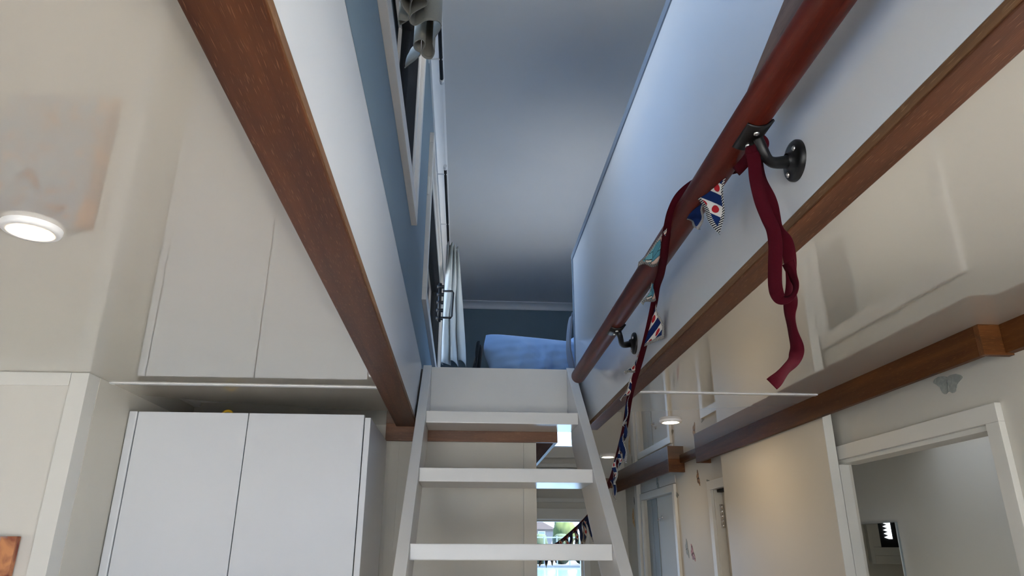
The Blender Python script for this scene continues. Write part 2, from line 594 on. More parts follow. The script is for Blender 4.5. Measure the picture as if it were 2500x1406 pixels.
def cells(mb, axis, t0, t1, a0, a1, b0, b1, holes):
    """wall slab normal to axis (0 or 1 or 2), with rectangular holes (a0,a1,b0,b1)"""
    A = sorted({a0, a1, *[h[i] for h in holes for i in (0, 1)]}); B = sorted({b0, b1, *[h[i] for h in holes for i in (2, 3)]})
    for i in range(len(A) - 1):
        for j in range(len(B) - 1):
            ca, cb = (A[i] + A[i + 1]) / 2, (B[j] + B[j + 1]) / 2
            if any(h[0] < ca < h[1] and h[2] < cb < h[3] for h in holes):
                continue
            lo = {0: (t0, t1, A[i], A[i + 1], B[j], B[j + 1]), 1: (A[i], A[i + 1], t0, t1, B[j], B[j + 1]),
                  2: (A[i], A[i + 1], B[j], B[j + 1], t0, t1)}[axis]
            mb.box(*lo)
    return mb


# ================================================================== SETTING
HC = 0.466            # low ceiling
XL, XR = -0.182, 0.475  # sides of the stairwell opening
ZF = 0.711            # loft floor at the head of the stairs
ZLC = 1.942           # loft ceiling
YB = 5.525            # loft back wall
Y0, Y1 = -0.70, 2.83  # opening along y
XW = 1.175            # right wall face
YFAR = 5.20
FLOOR = -1.60

box('floor', 'floor_oak', -1.9, 2.2, -2.8, 5.3, FLOOR - .05, FLOOR, kind='structure', label='brown wooden floor under the ladder stair', cat='floor')

# lower ceiling: four glossy panels around the stairwell plus the seam profile
ceil = thing('ceiling', (0.2, 1.3, HC), 'glossy cream panelled ceiling around the stairwell opening', 'ceiling', kind='structure')
SEAM = 2.125
def cpanel(x0, x1, y0, y1):
    box('panel', 'gloss_ceiling', x0, x1, y0, y1, HC, HC + .012, ceil)
cpanel(-1.9, XL - .0125, -2.8, SEAM - .004); cpanel(-1.9, XL - .0125, SEAM + .004, 2.83)
cpanel(XR + .031, 1.235, -2.8, 1.18); cpanel(XR + .031, 2.2, 1.18, SEAM - .004); cpanel(XR + .031, 1.64, SEAM + .004, 2.83); cpanel(1.90, 2.2, SEAM + .004, 2.83)
cpanel(-1.9, 2.2, 2.83, 5.3); cpanel(XL - .012, XR + .03, -2.8, Y0 - .021)
for (a, b) in ((-1.2, -.262), (.53, 1.107)):
    box('seam_strip', 'strip_white', a, b, SEAM - .009, SEAM + .009, HC - .003, HC + .004, ceil, .0015)

# loft floor slab (ring around the opening)
cells(MB(), 2, HC + .02, .705, -1.9, 2.2, -2.8, 5.7, [(XL - .0125, XR + .031, Y0 - .02, Y1 + .02), (1.64, 1.90, SEAM + .004, 2.83), (1.285, 2.2, -2.8, 1.18)]).build(
    'floor_loft', 'concealed_grey', kind='structure', label='loft floor deck around the stairwell opening', cat='floor')

# sides of the opening
box('trim_1', 'satin_white', XL - .012, XL, Y0, Y1 + .07, HC, .722, kind='structure', label='white fascia board lining the stairwell beneath the blue loft wall', cat='fascia')
par = thing('wall_parapet', (XR, 1.1, HC), 'tall glossy white parapet panel behind the mahogany handrail', 'parapet', kind='structure')
ZPT = 1.275
box('panel', 'parapet_white', XR, XR + .03, Y0, 2.93, HC, ZPT - .024, par)
box('edge_strip', 'edge_grey', XR - .004, XR + .034, Y0, 2.955, ZPT - .0235, ZPT + .004, par)
box('edge_strip', 'edge_grey', XR - .003, XR + .033, 2.931, 2.955, .715, ZPT - .024, par)
box('wall_opening_near', 'satin_white', XL - .012, XR + .02, Y0 - .02, Y0, HC, .705, kind='structure', label='white fascia closing the near end of the stairwell', cat='fascia')

# loft shell
W1 = (0.15, 1.962, 1.01, 1.68)      # y0 y1 z0 z1 of the left loft windows
W2 = (2.70, 4.45, 0.99, 1.66)
cells(MB(), 0, XL - .07, XL, -1.6, YB + .08, .72, ZLC + .05, [W1, W2]).build(
    'wall_loft_left', 'loft_blue', kind='structure', label='grey-blue loft wall above the white fascia with two windows', cat='wall')
box('wall_loft_back', 'loft_blue', XL, 2.0, YB, YB + .08, .70, ZLC + .05, kind='structure', label='dark blue end wall of the loft behind the bed', cat='wall')
XLR = 1.21
WR = [(0.2, 1.9, 1.0, 1.68), (2.8, 4.4, 1.0, 1.68)]
cells(MB(), 0, XLR, XLR + .07, -1.6, YB, .72, ZLC + .05, WR).build(
    'wall_loft_right', 'loft_blue', kind='structure', label='blue loft wall hidden beyond the parapet', cat='wall')
box('wall_loft_front', 'loft_blue', XL, XLR, -1.68, -1.6, .70, ZLC + .05, kind='structure', label='blue loft wall behind the viewer', cat='wall')
box('ceiling_loft', 'loft_ceiling_white', XL - .07, 2.0, -1.68, YB + .08, ZLC, ZLC + .05, kind='structure', label='smooth off-white loft ceiling above the stairwell', cat='ceiling')

# cornices
CS = .056
def cornice_prof(flip=1):
    pts = [(0, 0), (0, -CS), (.007, -CS), (.009, -CS + .006)]
    for k in range(9):
        a = pi / 2 * k / 8
        pts.append((.010 + (CS - .018) * (1 - cos(a)), -CS + .008 + (CS - .018) * sin(a)))
    pts += [(CS - .006, -.009), (CS, -.007), (CS, 0)]
    return pts
MB().prism([(XL + a, ZLC + b) for a, b in cornice_prof()], 1, -1.6, YB).build('trim_2', 'cornice_white', kind='structure', label='white cove cornice along the grey-blue window wall of the loft', cat='cornice')
MB().prism([(YB - a, ZLC + b) for a, b in cornice_prof()], 0, XL + .01, XLR).build('trim_3', 'cornice_white', kind='structure', label='white cove cornice along the dark end wall behind the bed', cat='cornice')


def loft_window(name, y0, y1, z0, z1, label, xw=XL, sgn=1):
    t = thing(name, (xw, (y0 + y1) / 2, z0), label, 'window', kind='structure')
    f = lambda a, b: (min(xw + sgn * a, xw + sgn * b), max(xw + sgn * a, xw + sgn * b))
    cw = .052
    # casing boards on the room side
    for (a, b, c, d) in ((y0 - cw, y1 + cw, z0 - cw, z0), (y0 - cw, y1 + cw, z1, z1 + cw), (y0 - cw, y0, z0, z1), (y1, y1 + cw, z0, z1)):
        box('casing', 'window_frame_white', *f(-.002, .018), a, b, c, d, t, .003)
    # inner stepped frame
    fw = .034
    for (a, b, c, d) in ((y0, y1, z0, z0 + fw), (y0, y1, z1 - fw, z1), (y0, y0 + fw, z0 + fw, z1 - fw), (y1 - fw, y1, z0 + fw, z1 - fw)):
        box('sash', 'window_frame_white', *f(-.055, .006), a, b, c, d, t, .003)
    g = .008
    a, b, c, d = y0 + fw, y1 - fw, z0 + fw, z1 - fw
    for (p, q, r, s) in ((a, b, c, c + g), (a, b, d - g, d), (a, a + g, c + g, d - g), (b - g, b, c + g, d - g)):
        box('gasket', 'black_plastic', *f(-.036, .0), p, q, r, s, t)
    box('pane', 'window_glass', *f(-.034, -.030), a + g, b - g, c + g, d - g, t)
    return t


w1 = loft_window('window_1', *W1, 'white framed loft window with the grey curtain bunched at it')
w2 = loft_window('window_2', *W2, 'white framed loft window with the pale curtain and black stay')
loft_window('window_3', *WR[0], 'white framed loft window on the far side of the parapet', XLR, -1)
loft_window('window_4', *WR[1], 'white framed loft window beside the bed', XLR, -1)
for (a, b, c, d) in (W1, W2):
    portal('portal', (XL - .09, (a + b) / 2, (c + d) / 2), (b - a, d - c), (1, 0, 0))
for (a, b, c, d) in WR:
    portal('portal', (XLR + .09, (a + b) / 2, (c + d) / 2), (b - a, d - c), (-1, 0, 0))

# lower walls -------------------------------------------------------
YLW, XLC = 2.0, -1.048
lw = thing('wall_left_front', (-1.4, YLW, FLOOR), 'cream wall panel with thin corner bead holding the abstract canvas', 'wall', kind='structure')
box('panel', 'wall_white', -1.9, XLC - .002, YLW + .002, YLW + .06, FLOOR, HC, lw)
box('corner_bead', 'bead_white', XLC - .048, XLC, YLW - .002, YLW + .06, FLOOR, HC - .002, lw, .001)
box('top_bead', 'bead_white', -1.9, XLC - .049, YLW - .002, YLW + .05, HC - .038, HC - .002, lw, .001)
ls = thing('wall_left_side', (XLC, 2.4, FLOOR), 'narrow greyish return wall beside the tall white wardrobe', 'wall', kind='structure')
box('panel', 'wall_cream', XLC - .06, XLC - .001, YLW + .062, 2.86, FLOOR, HC, ls)
box('corner_bead', 'wall_cream', XLC - .058, XLC + .001, YLW + .061, YLW + .115, FLOOR, HC - .002, ls, .001)
YBW = 2.80
wb = thing('wall_behind_ladder', (-.4, YBW, FLOOR), 'pale panel wall behind the open treads of the ladder', 'wall', kind='structure')
box('panel', 'wall_cream', -1.11, .235, YBW, YBW + .06, FLOOR, HC, wb)
box('corner_bead', 'wall_cream', .2355, .285, YBW - .003, YBW + .06, FLOOR, HC, wb, .001)
box('corner_bead', 'wall_cream', -.285, -.25, YBW - .0025, YBW + .02, FLOOR, HC, wb, .001)
box('wall_passage_side', 'wall_cream', .225, .285, YBW + .061, YFAR, FLOOR, HC, kind='structure', label='passage wall running back from the corner behind the ladder', cat='wall')

# far passage wall with window
FW = (.34, .852, -.45, .215)
cells(MB(), 1, YFAR, YFAR + .08, .285, 2.2, FLOOR, HC, [FW]).build(
    'wall_far', 'wall_cream', kind='structure', label='cream end wall of the passage with a window onto the water', cat='wall')
fwin = thing('window_5', (.6, YFAR, FW[2]), 'white framed passage window showing water and a hedge outside', 'window', kind='structure')
for (a, b, c, d) in ((FW[0] - .04, FW[1] + .045, FW[3], FW[3] + .075), (FW[1], FW[1] + .045, FW[2], FW[3]), (FW[0] - .04, FW[0], FW[2], FW[3]), (FW[0] - .04, FW[1] + .045, FW[2] - .05, FW[2])):
    box('casing', 'casing_white', a, b, YFAR - .02, YFAR + .001, c, d, fwin, .003)
box('head_moulding', 'casing_white', FW[0] - .05, FW[1] + .12, YFAR - .035, YFAR, .332, .360, fwin, .006)
box('sash', 'casing_white', FW[0], FW[0] + .02, YFAR + .02, YFAR + .06, FW[2], FW[3], fwin)
box('sash', 'casing_white', FW[1] - .014, FW[1], YFAR + .02, YFAR + .06, FW[2], FW[3], fwin)
box('sash', 'casing_white', FW[0] + .02, FW[1] - .014, YFAR + .02, YFAR + .06, FW[3] - .014, FW[3], fwin)
box('pane', 'window_glass', FW[0] + .02, FW[1] - .014, YFAR + .038, YFAR + .042, FW[2], FW[3] - .014, fwin)
portal('portal', ((FW[0] + FW[1]) / 2, YFAR + .1, (FW[2] + FW[3]) / 2), (FW[1] - FW[0], FW[3] - FW[2]), (0, -1, 0))
box('trim_4', 'trim_wood_x', .286, XW, YFAR - .02, YFAR, .432, HC, kind='structure', label='thin brown ceiling batten above the passage window', cat='batten')

# right wall with door openings
RWIN = (-1.5, 1.05, -1.15, .33)
D1 = (1.500, 2.20, FLOOR, .2695)   # bathroom doorway
D2 = (2.62, 3.352, FLOOR, .276)
D3 = (3.985, 4.69, FLOOR, .315)
cells(MB(), 0, XW, XW + .05, -2.8, YFAR, FLOOR, HC, [D1, D2, D3, RWIN]).build(
    'wall_right', 'wall_cream', kind='structure', label='pale wall with butterfly stickers below the brown valance', cat='wall')


def casing(parent, y0, y1, ztop, w=.047, th=.015, sides=(1, 1)):
    x0, x1 = XW - th, XW
    box('casing', 'casing_white', x0, x1, y0 - w * sides[0], y1 + w * sides[1], ztop, ztop + w, parent, .0015)
    if sides[0]:
        box('casing', 'casing_white', x0, x1, y0 - w, y0, FLOOR, ztop, parent, .0015)
    if sides[1]:
        box('casing', 'casing_white', x0, x1, y1, y1 + w, FLOOR, ztop, parent, .0015)


d1 = thing('door_1', (XW, (D1[0] + D1[1]) / 2, FLOOR), 'open white doorway into the bathroom with the mirror', 'doorway', kind='structure')
casing(d1, D1[0], D1[1], D1[3], .041, .015, (1, 0))
for (a, b, c, d, e) in ((D1[0], D1[0] + .012, FLOOR, D1[3], .055), (D1[1] - .022, D1[1], FLOOR, D1[3], .03), (D1[0] + .012, D1[1] - .022, D1[3] - .012, D1[3], .055)):
    box('jamb', 'casing_white', XW - .002, XW + e, a, b, c, d, d1, .001)

d2 = thing('door_2', (XW, 3.0, FLOOR), 'white door frame with a chrome hinge half hidden behind the sliding panel', 'door', kind='structure')
box('casing', 'casing_white', XW - .015, XW, 3.1, D2[1] + .045, D2[3], D2[3] + .04, d2, .0015)
box('casing', 'casing_white', XW - .015, XW, D2[1], D2[1] + .045, FLOOR, D2[3], d2, .0015)
box('jamb', 'casing_white', XW - .001, XW + .05, D2[1] - .012, D2[1], FLOOR, D2[3], d2, .001)
leaf = box('door_leaf', 'wall_cream', XW + .035, XW + .07, D2[0] + .01, D2[1] - .016, FLOOR + .01, D2[3] - .006, d2, .002)
box('closer', 'dark_gap', XW + .01, XW + .034, 3.20, D2[1] - .02, D2[3] - .014, D2[3] - .001, d2)
hz = MB()
for k in range(5):
    hz.tube([(XW + .026, D2[1] - .022, .105 + k * .021), (XW + .026, D2[1] - .022, .105 + k * .021 + .0195)], .0075, 12)
hz.box(XW + .018, XW + .034, D2[1] - .016, D2[1] - .013, .105, .21)
hz.build('hinge', 'chrome', d2)

d3 = thing('door_3', (XW, 4.3, FLOOR), 'narrow pale door with frosted grey strips and a robe hook', 'door', kind='structure')
casing(d3, D3[0], D3[1], D3[3], .04, .015)
box('batten', 'casing_white', XW - .03, XW - .002, D3[1] + .05, D3[1] + .12, FLOOR, HC - .001, d3, .001)
box('door_leaf', 'wall_cream', XW + .03, XW + .05, D3[0] + .12, D3[1] - .22, FLOOR, D3[3], d3)
box('glass_strip', 'frosted_strip', XW + .025, XW + .045, D3[1] - .22, D3[1] - .112, FLOOR, D3[3], d3)
box('glass_strip', 'frosted_strip', XW + .022, XW + .042, D3[1] - .11, D3[1], FLOOR, D3[3], d3)
box('glass_strip', 'frosted_strip', XW + .025, XW + .045, D3[0], D3[0] + .12, FLOOR, D3[3], d3)
hk = onx(1617, 1268, XW + .03)
MB().lathe((XW + .03, hk.y, hk.z + .012), (-1, 0, 0), [(.0, .006), (.011, .005), (.012, 0)], 16).tube(
    [(XW + .027, hk.y, hk.z + .012), (XW + .01, hk.y, hk.z + .004), (XW + .004, hk.y, hk.z - .006), (XW + .004, hk.y - .05, hk.z - .008), (XW + .0, hk.y - .062, hk.z + .004)], .0045, 10).build('robe_hook', 'chrome', d3)
box('wall_patch', 'wall_white', XW - .006, XW - .0005, D3[0] - .045, D3[1] + .04, D3[3] + .045, .402, kind='structure', label='smooth white board above the narrow door', cat='board')

# bathroom beyond the doorway
XM = 1.95
box('wall_bath_back', 'bath_white', XM, XM + .05, 1.0, 4.25, FLOOR, HC, kind='structure', label='bluish white bathroom wall seen through the doorway', cat='wall')
box('wall_bath_near', 'bath_white', XW + .05, XM, 1.18, 1.24, FLOOR, HC, kind='structure', label='bathroom side wall nearest the doorway', cat='wall')
box('wall_bath_far', 'wall_cream', XW + .072, XM, 4.2, 4.25, FLOOR, HC, kind='structure', label='bathroom end wall with a small louvred window', cat='wall')

portal('portal', (1.77, (SEAM + 2.83) / 2, .72), (.26, .70), (0, 0, -1))  # unseen roof hatch opening, added so sky light reaches the bathroom wall

# valances (boxed boards hiding the sliding-door track)
ZV = .398
vb = thing('trim_5', (1.11, 2.4, ZV), 'long brown valance above the cream sliding door', 'valance', kind='structure')
VX = 1.107
box('front_board', 'valance_y', VX, VX + .014, 1.402, 3.36, ZV, HC, vb, .001)
box('end_board', 'valance_x', VX, XW, 1.386, 1.4018, ZV, HC, vb, .001)
box('end_board', 'valance_x', VX + .0145, XW, 3.344, 3.36, ZV, HC, vb, .001)
va = thing('trim_6', (1.16, 0, ZV), 'brown ceiling board stepping back beside the valance corner', 'valance', kind='structure')
box('front_board', 'valance_y', 1.155, XW, -2.8, 1.385, ZV + .004, HC, va, .001)
box('trim_7', 'valance_y', 1.150, XW, 3.361, 3.757, .446, HC, kind='structure', label='thin brown batten between the two valances', cat='batten')
vc = thing('trim_8', (1.09, 4.4, ZV), 'far brown valance above the narrow door', 'valance', kind='structure')
box('front_board', 'trim_wood_y', 1.088, 1.102, 3.776, YFAR - .021, ZV, HC, vc, .001)
box('end_board', 'valance_x', 1.088, XW, 3.758, 3.7755, ZV, HC, vc, .001)

# brown trims around the stairwell and on the wall corner
def trim_board(name, x0, x1, y0, y1, z0, z1, inner, label):
    t = thing(name, ((x0 + x1) / 2, (y0 + y1) / 2, z0), label, 'trim', kind='structure')
    box('board', 'trim_wood_y', x0, x1, y0, y1, z0, z1, t, .002)
    xe = x1 if inner > 0 else x0
    box('edge_band', 'trim_edge_y', min(xe, xe + inner * .0015), max(xe, xe + inner * .0015), y0, y1, z0 + .002, z1, t)
    return t
trim_board('trim_9', -.260, XL - .0016, -1.2, 2.735, HC - .016, HC - .0005, 1, 'wide brown trim board along the fascia side of the stairwell')
trim_board('trim_10', XR + .0016, .524, -1.2, 2.76, HC - .016, HC - .0005, -1, 'narrow brown trim board under the white parapet panel')
bt = thing('trim_11', (0, 2.77, .40), 'brown valance beam across the wall behind the ladder', 'valance', kind='structure')
box('front_board', 'trim_wood_x', -.302, .366, 2.765, 2.780, .400, HC, bt, .001)
box('side_board', 'trim_wood_y', .352, .366, 2.781, 3.9, .400, HC, bt, .001)
box('soffit_board', 'soffit_wood', .286, .351, 2.81, 3.9, .402, .412, bt)

# room behind the camera
BW = [(-1.6, 1.0, -1.3, .38)]
cells(MB(), 1, -2.8, -2.72, -1.9, 1.23, FLOOR, HC, BW).build('wall_back', 'wall_white', kind='structure', label='white wall behind the viewer with a wide window', cat='wall')
LWIN = [(-1.8, -.5, -.75, .25)]
cells(MB(), 0, -1.9, -1.84, -2.72, YLW, FLOOR, HC, LWIN).build('wall_left', 'wall_white', kind='structure', label='white side wall with a wide window over the room', cat='wall')
box('wall_right_outer', 'wall_white', 2.14, 2.2, 1.18, 5.4, FLOOR, HC, kind='structure', label='outer wall of the bathroom side', cat='wall')
box('wall_left_outer', 'concealed_grey', -1.9, -1.84, YLW + .06, 5.3, FLOOR, HC, kind='structure', label='outer wall behind the wardrobe', cat='wall')


def plain_window(name, axis, t, a0, a1, b0, b1, label):
    w = thing(name, ((a0 + a1) / 2, t, b0) if axis == 1 else (t, (a0 + a1) / 2, b0), label, 'window', kind='structure')
    def bx(n, m, a, b, c, d, e0, e1):
        if axis == 1:
            box(n, m, a, b, t + e0, t + e1, c, d, w)
        else:
            box(n, m, t + e0, t + e1, a, b, c, d, w)
    mid = (a0 + a1) / 2
    for (a, b, c, d) in ((a0, a1, b0, b0 + .04), (a0, a1, b1 - .04, b1), (a0, a0 + .04, b0 + .04, b1 - .04), (a1 - .04, a1, b0 + .04, b1 - .04), (mid - .02, mid + .02, b0 + .04, b1 - .04)):
        bx('sash', 'casing_white', a, b, c, d, .01, .05)
    bx('pane', 'window_glass', a0 + .04, mid - .02, b0 + .04, b1 - .04, .028, .032)
    bx('pane', 'window_glass', mid + .02, a1 - .04, b0 + .04, b1 - .04, .028, .032)
plain_window('window_6', 1, -2.79, *BW[0], 'wide white window behind the viewer')
plain_window('window_9', 0, XW, *RWIN, 'unseen wide white window added beside the viewer to let sunlight in')  # added window: sun through it warms and brightens the right-hand ceiling
portal('portal', (XW + .09, (RWIN[0] + RWIN[1]) / 2, (RWIN[2] + RWIN[3]) / 2), (RWIN[1] - RWIN[0], RWIN[3] - RWIN[2]), (-1, 0, 0))
plain_window('window_7', 0, -1.895, *LWIN[0], 'wide white window in the side wall')
portal('portal', ((BW[0][0] + BW[0][1]) / 2, -2.83, (BW[0][2] + BW[0][3]) / 2), (BW[0][1] - BW[0][0], BW[0][3] - BW[0][2]), (0, 1, 0))
portal('portal', (-1.93, (LWIN[0][0] + LWIN[0][1]) / 2, (LWIN[0][2] + LWIN[0][3]) / 2), (LWIN[0][1] - LWIN[0][0], LWIN[0][3] - LWIN[0][2]), (1, 0, 0))

# ================================================================== LADDER STAIR
RISE, RUN = .231, .2617
XA, XB = -.140, .420
lad = thing('ladder_stair', (.14, 1.6, FLOOR), 'white painted open-tread ladder stair rising to the loft', 'stairs')
slope = RISE / RUN
ztop, ybot = .722, None
for (x0, x1) in ((XA - .034, XA), (XB, XB + .034)):
    dy = .285
    ytop = 2.839 + (ztop - .711) / slope
    yb = ytop - (ztop - FLOOR) / slope
    # front edge up the slope, cut level at the top
    zk = ztop - (ytop + dy - 2.762) * slope
    pts = [(yb, FLOOR), (ytop, ztop), (2.866, ztop), (2.866, HC + .022), (2.762, HC + .022), (2.762, zk), (yb + dy, FLOOR)]
    MB().prism(pts, 0, x0, x1).build('stringer', 'ladder_white', lad, .003)
TT = .043
for k in range(1, 10):
    yf = 2.839 - RUN * k + .004
    zt = .711 - RISE * k + .003
    box('tread', 'ladder_white', XA + .0003, XB - .0003, yf, yf + .235 if k > 1 else yf + .178, zt - TT, zt, lad, .003)
box('riser', 'ladder_white', XA + .0003, XB - .0003, 2.835, 2.853, HC + .02, ZF, lad, .002)

# ================================================================== WARDROBE
YWD = 2.272
wd = thing('wardrobe', (-.67, 2.5, FLOOR), 'tall white two-door wardrobe below the ceiling beside the ladder', 'wardrobe')
wt = .404
box('side_panel', 'wardrobe_white', -1.046, -1.0215, YWD - .001, 2.79, FLOOR, wt + .006, wd, .004)
box('side_panel', 'wardrobe_white', -.316, -.298, YWD + .001, 2.79, FLOOR, wt - .004, wd, .001)
box('top_panel', 'wardrobe_white', -1.021, -.317, YWD + .024, 2.79, wt - .03, wt - .012, wd, .001)
box('back_panel', 'concealed_grey', -1.021, -.317, 2.783, 2.79, FLOOR, wt - .031, wd)
def door_panel(x0, x1):
    pts = [(x0, FLOOR + .05), (x1, FLOOR + .05), (x1, wt + .005 - (x1 + 1.046) * .0), (x0, wt + .005)]
    MB().prism(pts, 1, YWD, YWD + .018).build('door', 'wardrobe_white', wd, .0015)
door_panel(-1.018, -.6815); door_panel(-.6785, -.319)
ystr = ony(555, 1010, 2.36)
MB().tube([(ystr.x + .017 * cos(a), 2.36 + .004 * sin(a), wt - .012 + .0048 + .0175 + .0175 * sin(a)) for a in [2 * pi * k / 24 for k in range(25)]], .0045, 8).build(
    'yellow_strap', 'yellow_strap', label='yellow webbing loop lying on top of the white wardrobe', cat='strap')

# ================================================================== CANVAS on left wall
cv = thing('canvas_painting', (-1.3, YLW - .02, -.43), 'abstract red and grey impasto canvas on the cream wall', 'painting')
box('canvas', 'abstract_canvas', -1.47, -1.128, YLW - .022, YLW - .003, -.43, .034, cv, .002)
box('stretcher', 'casing_white', -1.45, -1.145, YLW - .003, YLW + .001, -.41, .015, cv)

# ================================================================== RECESSED LAMPS
def downlight(x, y, label):
    t = thing('ceiling_lamp', (x, y, HC - .010), label, 'lamp', 'warm recessed ceiling lamps')
    MB().lathe((x, y, HC), (0, 0, -1), [(.042, -.004), (.042, .004), (.0405, .008), (.038, .0095), (.0295, .0095), (.028, .007)], 40).build('trim_ring', 'strip_white', t)
    MB().lathe((x, y, HC), (0, 0, -1), [(.0281, .0072), (.0, .0072)], 40).build('lens', 'led_glow', t)
    return t
p = onz(76, 563, HC - .006); downlight(p.x, p.y, 'round warm ceiling lamp near the abstract canvas')
p = onz(1637, 1026, HC); downlight(p.x, p.y, 'round warm ceiling lamp over the passage, near the cream sliding door')
p = onz(1484, 1112, HC); downlight(p.x, p.y, 'round warm ceiling lamp deep in the passage by the far valance')
downlight(.80, .35, 'unseen round warm ceiling lamp added as fill between the added window and the stairwell')  # unseen lamps from here on, added for warm fill light
downlight(-.69, -.9, 'unseen round warm ceiling lamp added as fill beside the wide side-wall window')
downlight(.80, -1.4, 'unseen round warm ceiling lamp added as fill between the added window and the back window')

# ================================================================== SLIDING DOOR
sd = thing('sliding_door', (1.14, 2.6, FLOOR), 'cream sliding door panel hanging from the long brown valance', 'door')
box('panel', 'door_cream', 1.1255, 1.153, 2.150, 3.077, FLOOR + .01, .425, sd, .001)
box('edge_strip', 'casing_white', 1.125, 1.1545, 2.146, 2.1499, FLOOR + .01, .425, sd, .001)

# ================================================================== HANDRAIL
RX, RZ, RR = .402, .588, .0252
hr = thing('handrail', (RX, 1.4, RZ - .03), 'round dark red mahogany handrail on black brackets along the parapet', 'handrail')
path = [(RX, .10, RZ), (RX, 1.0, RZ), (RX, 2.0, RZ), (RX, 2.435, RZ)] + [(RX, 2.435 + .022 * sin(a), RZ) for a in (pi / 8, pi / 4, 3 * pi / 8, pi / 2 * .97)]
rad = [RR] * 4 + [RR * (cos(a) ** .5) for a in (pi / 8, pi / 4, 3 * pi / 8, pi / 2 * .97)]
MB().tube(path, rad, 28).build('rail', 'rail_mahogany', hr)
# wooden cleat behind the near part of the rail
pts = [(.10, .646), (.885, .646), (.90, .652), (.902, .662), (.885, .672), (.74, .712), (.60, .74), (.10, .76)]
MB().prism(pts, 0, .424, XR - .0005).build('cleat', 'cleat_wood', hr, .003)


def screw_head(mb, c, axis, r=.0042):
    mb.lathe(c, axis, [(r, -.001), (r, .001), (r * .75, .002), (r * .4, .0022), (r * .35, .001), (0, .001)], 14)


def bracket(yr, yw, zw, parent):
    b = thing('bracket', (XR, yw, zw), None)
    b.parent = parent
    b.location = Vector(b['wloc']) - Vector(parent['wloc'])
    tag(b, label='black cast handrail bracket')
    # rosette
    MB().lathe((XR, yw, zw), (-1, 0, 0), [(.031, 0), (.031, .004), (.029, .0065), (.024, .0080), (.014, .0095), (.0105, .016)], 40).build('rosette', 'black_paint', b)
    # curved arm
    ca = radians(52)      # where the saddle sits on the rail, measured from straight down towards the panel
    sx, sz = RX + sin(ca * .45) * (RR + .003), RZ - cos(ca * .45) * (RR + .003)
    P0, P1, P2, P3 = Vector((XR - .006, yw, zw)), Vector((XR - .052, yw, zw - .012)), Vector((sx + .012, yr, sz - .036)), Vector((sx - .001, yr, sz))
    pts, rs = [], []
    for i in range(19):
        t = i / 18
        pts.append(P0 * (1 - t) ** 3 + P1 * 3 * t * (1 - t) ** 2 + P2 * 3 * t * t * (1 - t) + P3 * t ** 3)
        rs.append(.0100 - .0025 * min(1, t * 2.2))
    MB().tube(pts, rs, 16).build('arm', 'black_paint', b)
    # saddle plate curved round the rail underside
    rows = []
    for yy in (yr - .030, yr - .028, yr + .028, yr + .030):
        row = []
        for k in range(11):
            a = radians(-34 + 92 * k / 10)
            r = RR + (.0035 if abs(yy - yr) < .029 else .001)
            row.append((RX + sin(a) * r, yy, RZ - cos(a) * r))
        rows.append(row)
    MB().grid(rows).build('saddle', 'black_paint', b, solid=.003)
    for dy in (-.016, .016):
        m = MB(); a = radians(4)
        screw_head(m, (RX + sin(a) * (RR + .0052), yr + dy, RZ - cos(a) * (RR + .0052)), (sin(a), 0, -cos(a)))
        m.build('screw', 'steel', b)
    for (dy, dz) in ((-.014, .012), (.014, -.016)):
        m = MB()
        screw_head(m, (XR - .0085, yw + dy, zw + dz), (-1, 0, 0), .004)
        m.build('screw', 'steel', b)
    return b


q1 = onz(1832, 334, RZ - RR); q2 = onz(1487, 808, RZ - RR)
br1 = bracket(q1.y, .868, .537, hr)
br2 = bracket(q2.y, 1.885, .552, hr)
for (u, v) in ((2030, 28), (2005, 73)):
    m = MB()
    d = ray(u, v)
    # nearest point of the rail surface along this direction
    best = min((abs(((d.x * t - RX) ** 2 + (d.z * t - RZ) ** 2) ** .5 - RR), t) for t in [k * .0005 for k in range(800, 2200)])
    q = d * best[1]
    ax = Vector((q.x - RX, 0, q.z - RZ)).normalized()
    screw_head(m, q, ax, .0058)
    m.build('screw', 'brass_worn', hr, label='worn brass screw head')

# ================================================================== CURTAIN RODS, SWITCH, WINDOW STAY
def curtain_rod(y0, y1, brs, label):
    x, z = -.132, 1.852
    t = thing('curtain_rod', (x, (y0 + y1) / 2, z), label, 'curtain rod')
    MB().tube([(x, y0, z), (x, y1, z)], .0075, 12).build('rod', 'black_plastic', t)
    for yy in (y0, y1):
        s = 1 if yy == y1 else -1
        MB().tube([(x, yy, z), (x, yy + s * .012, z), (x, yy + s * .03, z)], [.010, .010, .0085], 12).build('end_cap', 'strip_white', t)
    for yb in brs:
        MB().box(x - .006, x + .010, yb - .004, yb + .004, z - .006, z + .008).box(-.1815, x - .006, yb - .004, yb + .004, z - .006, z - .002).box(
            -.1815, -.177, yb - .014, yb + .014, z - .016, z + .006).build('bracket', 'strip_white', t)
curtain_rod(.25, 2.46, [2.33], 'black curtain rod carrying the grey curtain under the cornice')
curtain_rod(3.20, 4.62, [3.25, 3.85], 'black curtain rod carrying the pale curtain under the cornice')

q = onx(1044, 463, XL)
sw = thing('light_switch', (XL, q.y, q.z - .04), 'small cream switch plate between the two loft windows', 'switch')
box('plate', 'switch_white', XL, XL + .009, q.y - .042, q.y + .042, q.z - .042, q.z + .042, sw, .003)
box('rocker', 'switch_white', XL + .0091, XL + .016, q.y - .024, q.y + .024, q.z - .026, q.z + .026, sw, .002)

